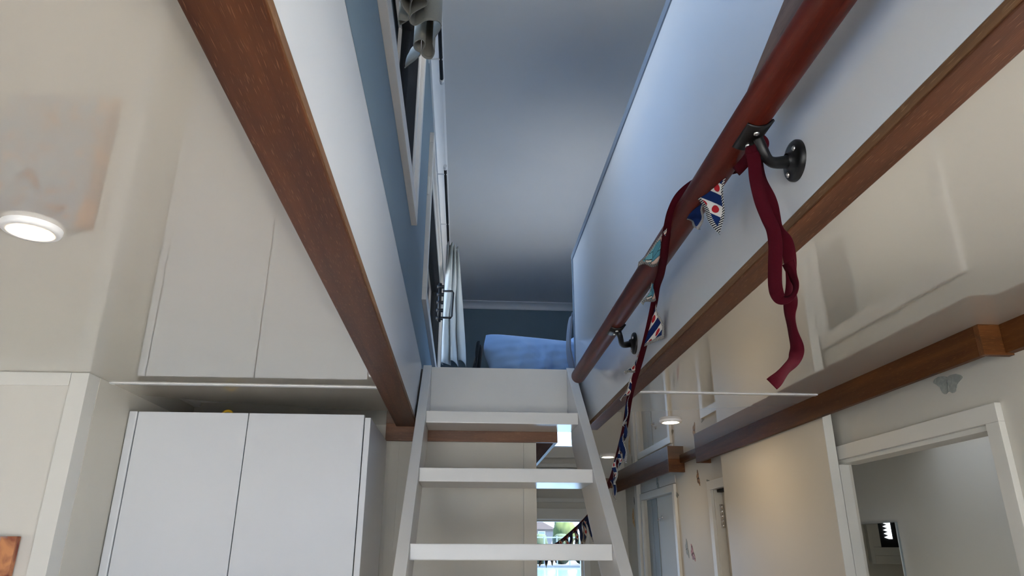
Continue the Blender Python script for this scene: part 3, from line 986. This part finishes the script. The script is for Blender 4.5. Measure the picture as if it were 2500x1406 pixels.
ys, zs = 3.80, 1.33
st = thing('window_stay', (XL + .02, ys, zs - .08), 'black window stay with pegs on the sash beside the pale curtain', 'window stay')
MB().tube([(XL + .024, ys, zs - .115), (XL + .024, ys, zs + .115)], .010, 12).build('bar', 'black_plastic', st)
for k in range(5):
    zz = zs - .095 + k * .0475
    MB().tube([(XL + .006, ys, zz), (XL + .046, ys, zz)], .011, 12).build('peg', 'black_plastic', st)
MB().tube([(XL + .04, ys, zs - .09), (XL + .09, ys, zs - .09), (XL + .096, ys, zs - .08), (XL + .1, ys, zs + .06), (XL + .094, ys, zs + .07), (XL + .04, ys, zs + .07)], .006, 10).build('handle', 'black_plastic', st)

# ================================================================== CURTAINS
def catmull(P, n):
    P = [Vector(p) for p in P]
    out = []
    for i in range(len(P) - 1):
        a, b, c, d = P[max(i - 1, 0)], P[i], P[i + 1], P[min(i + 2, len(P) - 1)]
        for k in range(n):
            t = k / n
            out.append(0.5 * ((2 * b) + (c - a) * t + (2 * a - 5 * b + 4 * c - d) * t * t + (3 * b - a - 3 * c + d) * t ** 3))
    out.append(P[-1])
    return out


# near curtain: the hem as seen from below, laid out on the level where it hangs
HEM = 1.03
hem_px = [(210, -560), (330, -480), (300, -380), (230, -300), (260, -220), (420, -240), (520, -330), (640, -280), (600, -160), (420, -120), (250, -60), (262, 60), (320, 150), (378, 225), (345, 288), (210, 268),
          (122, 305), (150, 362), (225, 388), (330, 340), (384, 250), (392, 130), (420, 20), (500, -30), (640, -10), (664, 45), (640, 110), (540, 180), (430, 250),
          (384, 325), (402, 402), (470, 425), (560, 372), (630, 325), (725, 320), (830, 352), (876, 420), (850, 492), (782, 590), (745, 690), (770, 805),
          (728, 882), (650, 884), (580, 835), (572, 780), (612, 715), (620, 650), (585, 602), (535, 592), (468, 622), (446, 672), (482, 735), (544, 785),
          (538, 850), (465, 925), (350, 1012), (308, 1056)]
hem = [onz(940 + a / 6.389, b / 6.389, HEM) for a, b in hem_px]
hem = [Vector((max(h.x, -.157), h.y, 0)) for h in hem]
hem = catmull(hem, 4)
cxm = sum(h.x for h in hem) / len(hem); cym = sum(h.y for h in hem) / len(hem)
rows = []
NR = 14
for i in range(NR + 1):
    t = i / NR
    row = []
    for j, h in enumerate(hem):
        ke = min(1.0, (len(hem) - 1 - j) / 22.0)
        z = HEM + (1.842 - HEM) * t * (.055 + .945 * max(0, (ke - .72) / .28) ** 2 if ke < 1 else 1)
        k = 1 - .08 * t
        s = j / (len(hem) - 1)
        x = -.112 + (h.x + .112) * (1 - .25 * t)
        y = cym + (h.y - cym) * k + .006 * sin(t * 5 + s * 9)
        row.append((max(x, -.157), y, z + (.004 * sin(s * 40) if i == 0 else 0)))
    rows.append(row)
cu = thing('curtain', (-.11, cym, HEM), 'grey linen curtain with rolled folds hanging high over the stairwell', 'curtain', 'loft window curtains')
MB().grid(rows).build('cloth', 'linen_grey', cu, solid=.0022)
MB().tube([(r.x, r.y, HEM + .002) for r in [Vector(q) for q in rows[0]][::2]], .0016, 6).build('hem', 'linen_grey', cu)

# far curtain
rows = []
for i in range(25):
    t = i / 24           # 0 bottom, 1 top
    z = 1.045 + (1.842 - 1.045) * t
    row = []
    for j in range(121):
        s = j / 120
        w = (.138 - .085 * t ** 1.3)
        x = -.150 + w * s * (1 - .0 * t) + .018 * t
        y = 4.02 + .22 * t * 0 + .10 * (s - .5) + (.048 + .014 * (1 - t)) * sin(s * 2 * pi * 3.1 + .9 * sin(t * 4)) + .010 * sin(s * 31 + 6 * t) * (1 - t) + .005 * sin(19 * t + 8 * s)
        x += .014 * sin(s * 2 * pi * 3.1 + 1.4 + t * 1.5)
        if i == 0:
            z2 = z - .03 * (1 - s) + .012 * sin(s * 17)
        else:
            z2 = z - (.03 * (1 - s)) * (1 - t)
        row.append((max(x, -.158), y + .14 * t, z2))
    rows.append(row)
cu2 = thing('curtain', (-.08, 4.1, 1.0), 'pale linen curtain gathered at the far end of the loft window', 'curtain', 'loft window curtains')
MB().grid(rows).build('cloth', 'linen_pale', cu2, solid=.0022)

# ================================================================== BEDDING
def cushion(name, mat, c, sx, sy, sz, parent, tilt=0, yaw=0, seed=1, wr=.010, squash=2.6):
    rnd = random.Random(seed)
    ph = [rnd.uniform(0, 6.28) for _ in range(8)]
    rows = []
    N, M = 28, 44
    for i in range(N + 1):
        th = pi * i / N
        row = []
        for j in range(M):
            a = 2 * pi * j / M
            ca, sa = cos(a), sin(a)
            e = 2 / squash
            px = math.copysign(abs(ca) ** e, ca) * sin(th) ** .55
            py = math.copysign(abs(sa) ** e, sa) * sin(th) ** .55
            pz = cos(th)
            pz *= (1 - .35 * max(abs(px), abs(py)) ** 3)
            d = wr * (sin(9 * px + 4 * py + ph[0]) * .5 + sin(15 * px - 7 * pz + ph[1]) * .35 + sin(6 * py + 11 * pz + ph[2]) * .5)
            v = Vector((px * sx, py * sy, pz * sz))
            v += v.normalized() * d if v.length else v
            v = Matrix.Rotation(yaw, 3, 'Z') @ (Matrix.Rotation(tilt, 3, 'X') @ v)
            row.append(v + Vector(c))
        rows.append(row)
    return MB().grid(rows, closed=True).build(name, mat, parent)


mat_ = thing('mattress', (.72, 4.2, .706), 'low mattress on the loft floor under the blue bedding', 'mattress')
box('mattress_body', 'duvet_blue', .16, 1.18, 3.26, 5.3, .7055, .78, mat_, .02, segs=3)
def upright_pillow(parent, x0, x1, yc, z0, zl, zr, th, mat):
    """pillow propped on its long edge; top runs from zl (left) to zr (right); pulled creases fan up from the foot"""
    for side in (-1,):
        rows = []
        N, M = 40, 60
        for k in range(2):
            sg = (-1, 1)[k]
            rr = []
            for i in range(N + 1):
                w = i / N
                row = []
                for j in range(M + 1):
                    u = j / M
                    cu = min(u, 1 - u) * (x1 - x0); cw = min(w, 1 - w) * .24
                    ed = (1 - math.exp(-cu / .035)) * (1 - math.exp(-cw / .035))
                    rnd_ = .012 * (math.exp(-cu / .02) * math.exp(-cw / .03)) if False else 0
                    top = zl + (zr - zl) * u - .012 * math.exp(-u * 14) - .010 * math.exp(-(1 - u) * 10)
                    x = x0 + (x1 - x0) * u + .010 * math.exp(-u * 20) * sin(w * 7) + .02 * (1 - w) * math.exp(-u * 20)
                    cre = 0
                    for (cxu, ang, amp) in ((.42, .55, .020), (.55, -.1, .028), (.62, -.75, .024), (.25, .4, .012), (.8, -.5, .016), (.12, .2, .012)):
                        d = (u - cxu) - ang * w * .45
                        cre += amp * math.exp(-(d / .035) ** 2) * (1 - w) ** .6
                    cre += .004 * sin(21 * u + 9 * w) + .003 * sin(34 * w - 13 * u)
                    y = yc + .05 * (w - .5) + sg * (th / 2 * ed) - (cre * ed if sg < 0 else 0)
                    row.append((x, y, z0 + (top - z0) * w))
                rr.append(row)
            rows.append(rr)
    m = MB()
    m.grid(rows[0]); m.grid([list(reversed(r)) for r in rows[1]])
    bmesh.ops.remove_doubles(m.bm, verts=m.bm.verts, dist=.0008)
    return m.build('cover', mat, parent)


pl = thing('pillow', (.36, 3.14, .706), 'pale blue creased pillow propped upright at the head of the ladder', 'pillow', 'blue pillows')
upright_pillow(pl, .084, .60, 3.13, .7065, .960, .918, .115, 'pillow_blue')
pl2 = thing('pillow', (.70, 3.6, .78), 'pale blue pillow lying on the mattress behind the propped one', 'pillow', 'blue pillows')
cushion('cover', 'pillow_blue', (.72, 3.56, .930), .27, .17, .134, pl2, tilt=0, yaw=radians(6), seed=8, squash=4)
rows = []
for i in range(13):
    t = i / 12
    row = []
    for j in range(17):
        s = j / 16
        row.append((.030 + .026 * s + .018 * t + .004 * sin(s * 11), 3.06 + .12 * s + .014 * sin(s * 14 + t * 3), .714 + .17 * t + .016 * sin(s * 5) * t))
    rows.append(row)
MB().grid(rows).build('dark_cloth', 'dark_cloth', label='dark folded cloth tucked beside the propped blue pillow', cat='cloth', solid=.012)
rows = []
for i in range(13):
    t = i / 12
    row = []
    for j in range(13):
        s = j / 12
        row.append((XR - .004 - .018 * sin(pi * t) - .012 * s * t * 0 + .006 * sin(s * 9), 2.955 + .10 * s - .0 * t, .74 + .26 * t - .02 * s + .01 * sin(t * 9)))
    rows.append(row)
MB().grid(rows).build('grey_cloth', 'grey_cloth', label='grey cloth hanging behind the end of the white parapet', cat='cloth', solid=.006)

# ================================================================== BUNTING
def ribbon(name, pts, width, mat, parent, twist=None, n=8, face=None):
    """flat tape along pts; faces the middle of the room, turned by twist(t)"""
    C = catmull(pts, n)
    rows = []
    for i, p in enumerate(C):
        t = (C[min(i + 1, len(C) - 1)] - C[max(i - 1, 0)]).normalized()
        view = p.normalized() if face is None else Vector(face)
        wv = t.cross(view)
        if wv.length < 1e-4:
            wv = Vector((1, 0, 0))
        wv.normalize()
        nv = wv.cross(t).normalized()
        a = twist(i / (len(C) - 1)) if twist else 0
        d = (wv * cos(a) + nv * sin(a)) * (width / 2)
        rows.append([p - d, p, p + d])
    return MB().grid(rows).build(name, mat, parent, solid=.0011)


def tp(u, v, y):
    return ony(u, v, y)


def rail_front(u, v, off=.004):
    """where the line of sight meets the rail (grown by off), camera side"""
    d = ray(u, v)
    a = d.x ** 2 + d.z ** 2; b = -2 * (d.x * RX + d.z * RZ); c = RX ** 2 + RZ ** 2 - (RR + off) ** 2
    D = b * b - 4 * a * c
    t = (-b - math.sqrt(max(D, 0))) / (2 * a)
    return d * t


def round_rail(phi, y, off=.004):
    p_ = radians(phi)
    return Vector((RX + sin(p_) * (RR + off), y, RZ - cos(p_) * (RR + off)))


bt_ = thing('bunting', (.43, 1.6, 0), 'maroon tape bunting with striped pennants strung from the handrail into the passage', 'bunting')
# from the knot behind the rail, once over its top, and down across its front
seg0 = [tp(1842, 362, .868), tp(1822, 392, .885), tp(1798, 418, .915), round_rail(85, .975, .006), round_rail(130, 1.03), round_rail(180, 1.08), round_rail(225, 1.115), round_rail(262, 1.145),
        round_rail(290, 1.18), round_rail(315, 1.225), round_rail(340, 1.275), round_rail(2, 1.33), round_rail(22, 1.385, .006)]
seg1 = [seg0[-1]] + [tp(1603, 700, 1.47), tp(1597, 740, 1.53),
        tp(1581, 812, 1.63), tp(1563, 880, 1.735), tp(1547, 932, 1.82), tp(1537, 972, 1.885), tp(1526, 1042, 2.00), tp(1510, 1108, 2.12), tp(1493, 1168, 2.245),
        tp(1470, 1210, 2.52), tp(1438, 1258, 2.90), tp(1400, 1296, 3.25), tp(1360, 1328, 3.6), tp(1322, 1346, 3.9), tp(1290, 1352, 4.1)]
ribbon('tape', seg0 + seg1[1:], .016, 'maroon_tape', bt_, lambda t: .5 * sin(t * 14) * max(0, min(1, (t - .4) * 6)))


def pennant(A, B, T, mat, bulge=.012, curl=0.0, n=8):
    A, B, T = (Vector(q) for q in (A, B, T))
    nrm = (B - A).cross(T - A)
    nrm = nrm.normalized() if nrm.length > 1e-9 else Vector((1, 0, 0))
    rows, uv = [], []
    for i in range(n + 1):
        t = i / n
        row, ur = [], []
        for j in range(7):
            s = j / 6
            ww = (1 - t * .94)
            base = A.lerp(B, .5 + (s - .5) * ww)
            p = base.lerp(T, t) if False else (A + B) / 2 + (B - A) * (s - .5) * ww + (T - (A + B) / 2) * t
            p = p + nrm * (bulge * sin(pi * s) * (1 - t * .5) + curl * t * t + .004 * sin(7 * t + 3 * s))
            row.append(p)
            ur.append((.5 + (s - .5) * ww, t))
        rows.append(row); uv.append(ur)
    return MB().grid(rows, uv=uv).build('pennant', mat, bt_, solid=.0008)


ST, PR, NV = 'flag_stripe', 'flag_print', 'flag_navy'
flags = [  # (A, B, tip) pixels and their depths
    ((1775, 425, .965), (1700, 480, 1.05), (1750, 571, 1.02), ST),
    ((1722, 490, 1.05), (1676, 535, 1.12), (1709, 559, 1.10), NV),
    'over_rail',
    ((1609, 662, 1.425), (1602, 732, 1.52), (1564, 738, 1.47), PR),
    ((1602, 738, 1.53), (1572, 846, 1.68), (1622, 822, 1.57), ST),
    ((1572, 848, 1.70), (1552, 905, 1.79), (1532, 914, 1.75), ST),
    ((1552, 905, 1.79), (1540, 958, 1.87), (1511, 974, 1.84), ST),
    ((1540, 960, 1.87), (1528, 1030, 1.98), (1524, 1040, 1.93), NV),
    ((1531, 1010, 1.94), (1520, 1072, 2.05), (1531, 1082, 2.0), NV),
    ((1524, 1055, 2.02), (1512, 1100, 2.10), (1526, 1130, 2.05), NV),
    ((1516, 1085, 2.07), (1506, 1120, 2.14), (1514, 1145, 2.1), ST),
    ((1507, 1115, 2.13), (1496, 1155, 2.22), (1507, 1182, 2.17), ST),
    ((1500, 1140, 2.19), (1490, 1175, 2.27), (1500, 1222, 2.22), NV),
    ((1440, 1256, 2.88), (1426, 1270, 3.0), (1451, 1322, 2.92), NV),
    ((1434, 1262, 2.93), (1420, 1277, 3.07), (1431, 1330, 3.0), ST),
    ((1424, 1272, 3.03), (1410, 1287, 3.16), (1421, 1332, 3.08), NV),
    ((1413, 1283, 3.13), (1400, 1297, 3.27), (1409, 1333, 3.2), ST),
    ((1402, 1294, 3.24), (1388, 1305, 3.37), (1396, 1336, 3.3), NV),
    ((1390, 1304, 3.34), (1377, 1315, 3.47), (1384, 1344, 3.4), ST),
    ((1377, 1315, 3.46), (1363, 1326, 3.6), (1372, 1372, 3.52), ST),
    ((1363, 1326, 3.58), (1351, 1334, 3.7), (1360, 1374, 3.64), NV),
    ((1351, 1334, 3.7), (1339, 1340, 3.8), (1347, 1380, 3.74), ST),
    ((1339, 1340, 3.8), (1327, 1345, 3.9), (1334, 1386, 3.84), NV),
    ((1327, 1345, 3.9), (1315, 1348, 4.0), (1321, 1383, 3.94), NV),
]
for k, fl in enumerate(flags):
    if fl == 'over_rail':
        pennant(rail_front(1630, 556, .008), rail_front(1606, 648, .010), rail_front(1557, 646, .03), PR, bulge=.0, curl=0)
        continue
    a, b, c, mt = fl
    pennant(tp(*a), tp(*b), tp(*c), mt, bulge=(.004 if k % 2 else -.004), curl=.006 * ((k % 3) - 1))

# knot and hanging tail
MB().lathe(tp(1834, 374, .868), (.35, .5, -.7), [(0, -.012), (.006, -.010), (.0095, 0), (.006, .010), (0, .012)], 16).build('knot', 'maroon_tape', bt_)
wrap = [br1_p for br1_p in (tp(1838, 350, .875), tp(1848, 340, .862), tp(1860, 350, .850), tp(1852, 364, .852), tp(1836, 376, .862))]
ribbon('loop', wrap, .020, 'maroon_tape', bt_, lambda t: .3 * sin(6 * t))
YT = .856
strandA = [(1838, 372), (1842, 400), (1846, 440), (1858, 490), (1874, 530), (1888, 562), (1893, 600), (1892, 650), (1893, 700), (1903, 728), (1922, 730), (1938, 716), (1943, 695), (1935, 670), (1924, 640)]
ribbon('tail', [tp(u, v, YT + .004 * sin(i)) for i, (u, v) in enumerate(strandA)], .0185, 'maroon_tape', bt_, lambda t: (.25 * sin(t * 9) if t < .6 else .25 + 1.0 * sin((t - .6) / .4 * 3.0)))
strandB = [(1846, 374), (1852, 400), (1862, 445), (1880, 490), (1893, 530), (1902, 560), (1920, 590), (1929, 640), (1930, 680), (1931, 715), (1930, 740), (1929, 770), (1936, 810), (1946, 850), (1938, 878), (1920, 900), (1902, 922), (1884, 938)]
ribbon('tail', [tp(u, v, YT + .012 + .004 * cos(i)) for i, (u, v) in enumerate(strandB)], .0180, 'maroon_tape', bt_, lambda t: .9 * sin(t * 15.5 + .4))

# ================================================================== MIRROR and small bathroom window (seen in it)
q0 = onx(2080, 1284, XM - .012); q1 = onx(2184, 1275, XM - .012)
mi = thing('mirror', (XM - .01, (q0.y + q1.y) / 2, -.6), 'frameless mirror on the bluish bathroom wall', 'mirror')
box('glass', 'mirror_silver', XM - .012, XM - .008, q1.y, q1.y + .75, -.62, q1.z, mi)
box('backing', 'frosted_strip', XM - .0079, XM, q1.y - .002, q1.y + .752, -.622, q1.z + .001, mi)
def mir(u, v):
    d = ray(u, v); p_ = d * (4.19 / d.y)
    return 2 * (XM - .012) - p_.x, p_.z
# small louvred window on the bathroom end wall
xa, za = mir(2150, 1336); xb, zb = mir(2186, 1280)
bwn = thing('window_8', ((xa + xb) / 2, 4.19, za), 'small black louvred window reflected in the bathroom mirror', 'window', kind='structure')
x_in, z_lo = xa, za
wdt, hgt = .17, .30
for (a, b, c, d) in ((x_in - wdt, x_in + .05, z_lo - .09, z_lo - .045), (x_in + .05, x_in + .075, z_lo - .09, z_lo + hgt + .05)):
    box('casing', 'casing_white', a, b, 4.172, 4.20, c, d, bwn, .002)
box('casing', 'casing_white', x_in - wdt, x_in + .049, 4.18, 4.2, z_lo - .044, z_lo, bwn, .002)
box('casing', 'casing_white', x_in, x_in + .049, 4.18, 4.2, z_lo + .001, z_lo + hgt, bwn, .002)
box('pane', 'black_plastic', x_in - wdt, x_in, 4.185, 4.2, z_lo, z_lo + hgt, bwn)
for k in range(9):
    zz = z_lo + .055 + k * .02
    MB().prism([(x_in - .030, zz), (x_in - .055, zz - .009), (x_in - .075, zz - .009), (x_in - .075, zz + .009), (x_in - .055, zz + .009)], 1, 4.180, 4.1848).build('glowing_chink', 'daylight_chink', bwn)  # emissive pieces imitate daylight between the slats; nothing is open behind them

# ================================================================== BUTTERFLY STICKERS
def butterfly(u, v, size, mat, label, rot=0.0, x=XW - .0008):
    q = onx(u, v, x)
    half = [(0, .34), (.05, .38), (.25, .43), (.60, .44), (.88, .36), (1.0, .25), (.96, .18), (.80, .10), (.58, -.04), (.52, -.18), (.46, -.30), (.34, -.37), (.20, -.38), (.08, -.32), (.03, -.24), (0, -.22)]
    pts = [(a, b) for a, b in half] + [(-a, b) for a, b in reversed(half[1:-1])]
    m = MB()
    c, s = cos(rot), sin(rot)
    P = [(q.y + (a * c - b * s) * size / 2, q.z + (a * s + b * c) * size / 2) for a, b in pts]
    m.prism(P, 0, q.x - .0006, q.x + .0006)
    t = thing('butterfly_sticker', (q.x, q.y, q.z), label, 'sticker', 'butterfly wall stickers')
    m.build('wings', mat, t)
    body = MB().tube([(q.x - .001, q.y + (-(b) * s) * size / 2, q.z + b * c * size / 2) for b in (-.3, 0, .22)], [.0006 + size * .01, size * .018, size * .012], 8)
    body.build('body', 'wing_grey_dark' if mat.startswith('wing_grey') else mat, t)
    return t


butterfly(2315, 940, .108, 'wing_grey', 'large grey butterfly sticker above the bathroom doorway', .12)
butterfly(2286, 1030, .030, 'wing_orange', 'small tan butterfly sticker peeping over the doorway casing', 0)
butterfly(1704, 1168, .085, 'wing_brown', 'brown and orange butterfly sticker between the two valances', 1.3)
butterfly(1605, 1180, .10, 'wing_grey', 'grey butterfly sticker on the board above the narrow door', 1.2, XW - .0068)
butterfly(1519, 1205, .085, 'wing_green', 'dark green butterfly sticker at the end of the passage', 1.2)
butterfly(1546, 1265, .13, 'wing_orange', 'pale orange butterfly sticker beyond the narrow door', 1.4)
butterfly(1677, 1340, .10, 'wing_grey', 'grey butterfly sticker beside the pink one', 1.3)
butterfly(1691, 1352, .10, 'wing_pink', 'pink butterfly sticker between the narrow door and the hinged frame', 1.0)
butterfly(1652, 1208, .07, 'wing_grey_dark', 'small dark grey butterfly sticker at the narrow door corner', .4)
butterfly(1729, 1177, .05, 'wing_grey_dark', 'small dark grey butterfly sticker on top of the hinged door frame', .2)
butterfly(1549, 1225, .07, 'wing_grey_dark', 'small dark grey butterfly sticker above the pale orange one', 1.0)

# ================================================================== OUTSIDE
box('ground_water', 'canal_water', -60, 60, 5.6, 29, -.62, -.57, kind='structure', label='pale rippled canal water outside the passage window', cat='water')
box('ground_bank', 'grass_bank', -90, 90, 29, 140, -1.0, -.48, kind='structure', label='grassy bank across the water', cat='ground')
box('ground_near', 'paving', -60, 60, -60, 5.5, -2.75, -1.70, kind='structure', label='pale paved quay around the dwelling', cat='ground')


def foliage(name, mat, c, sx, sy, sz, seed, label, cat, flat=False):
    rnd = random.Random(seed)
    bm = MB()
    rows = []
    for i in range(15):
        th = pi * i / 14
        row = []
        for j in range(28):
            a = 2 * pi * j / 28
            r = 1 + .16 * sin(5 * a + 3 * th + seed) + rnd.uniform(-.07, .07)
            e = .5 if flat else 1
            px, py, pz = cos(a) * sin(th) ** e, sin(a) * sin(th) ** e, cos(th)
            row.append((c[0] + px * sx * r, c[1] + py * sy * r, c[2] + pz * sz * (1 if flat else r)))
        rows.append(row)
    bm.grid(rows, closed=True)
    t = thing(name, (c[0], c[1], c[2] - sz), label, cat)
    bm.build('foliage', mat, t)
    return t
def at_y(u, v, y):
    return ony(u, v, y)


HL = ('clipped green hedge on the far bank below the pale house', 'clipped green hedge on the far bank below the tree', 'clipped green hedge on the far bank beyond the tree')
for k, u in enumerate((1318, 1370, 1422)):
    a, b = at_y(u, 1302, 31.5), at_y(u, 1336, 31.5)
    foliage('hedge', 'hedge_green', (a.x, 31.5, (a.z - .49) / 2), .34, .5, (a.z + .47) / 2, 3 + k, HL[k], 'hedge', True)['group'] = 'hedge sections on the far bank'
a = at_y(1376, 1290, 44)
tr = foliage('tree', 'tree_green', (a.x, 44, a.z - .3), .62, .62, .95, 5, 'light green tree behind the hedge across the water', 'tree')
MB().tube([(a.x, 44, -.49), (a.x, 44, a.z - .6)], .10, 8).build('trunk', 'floor_oak', tr)
a = at_y(1340, 1308, 29.6)
fe = thing('fence', (a.x, 29.6, -.48), 'pale railing along the bank in front of the hedge', 'fence')
for k in range(7):
    box('post', 'fence_paint', a.x - 1.2 + k * .5, a.x - 1.16 + k * .5, 29.56, 29.64, -.48, a.z, fe)
for zz in (-.1, a.z - .08):
    box('rail', 'fence_paint', a.x - 1.4, a.x + 2.2, 29.57, 29.63, zz, zz + .045, fe)
a = at_y(1322, 1292, 60)
ho = thing('house', (a.x, 62, -.48), 'pale gabled house beyond the hedge across the water', 'house')
box('wall', 'house_wall', a.x - 2.0, a.x + 1.0, 60, 66, -.48, a.z, ho)
MB().prism([(a.x - 2.2, a.z), (a.x + 1.2, a.z), (a.x - .5, a.z + .85)], 1, 59.7, 66.3).build('roof', 'house_roof', ho)
for xx in (-1.4, -.3):
    wn = box('window', 'casing_white', a.x + xx, a.x + xx + .6, 59.93, 60.0, a.z - .75, a.z - .15, ho)
    box('pane', 'frosted_strip', a.x + xx + .06, a.x + xx + .54, 59.9, 59.93, a.z - .69, a.z - .21, wn)
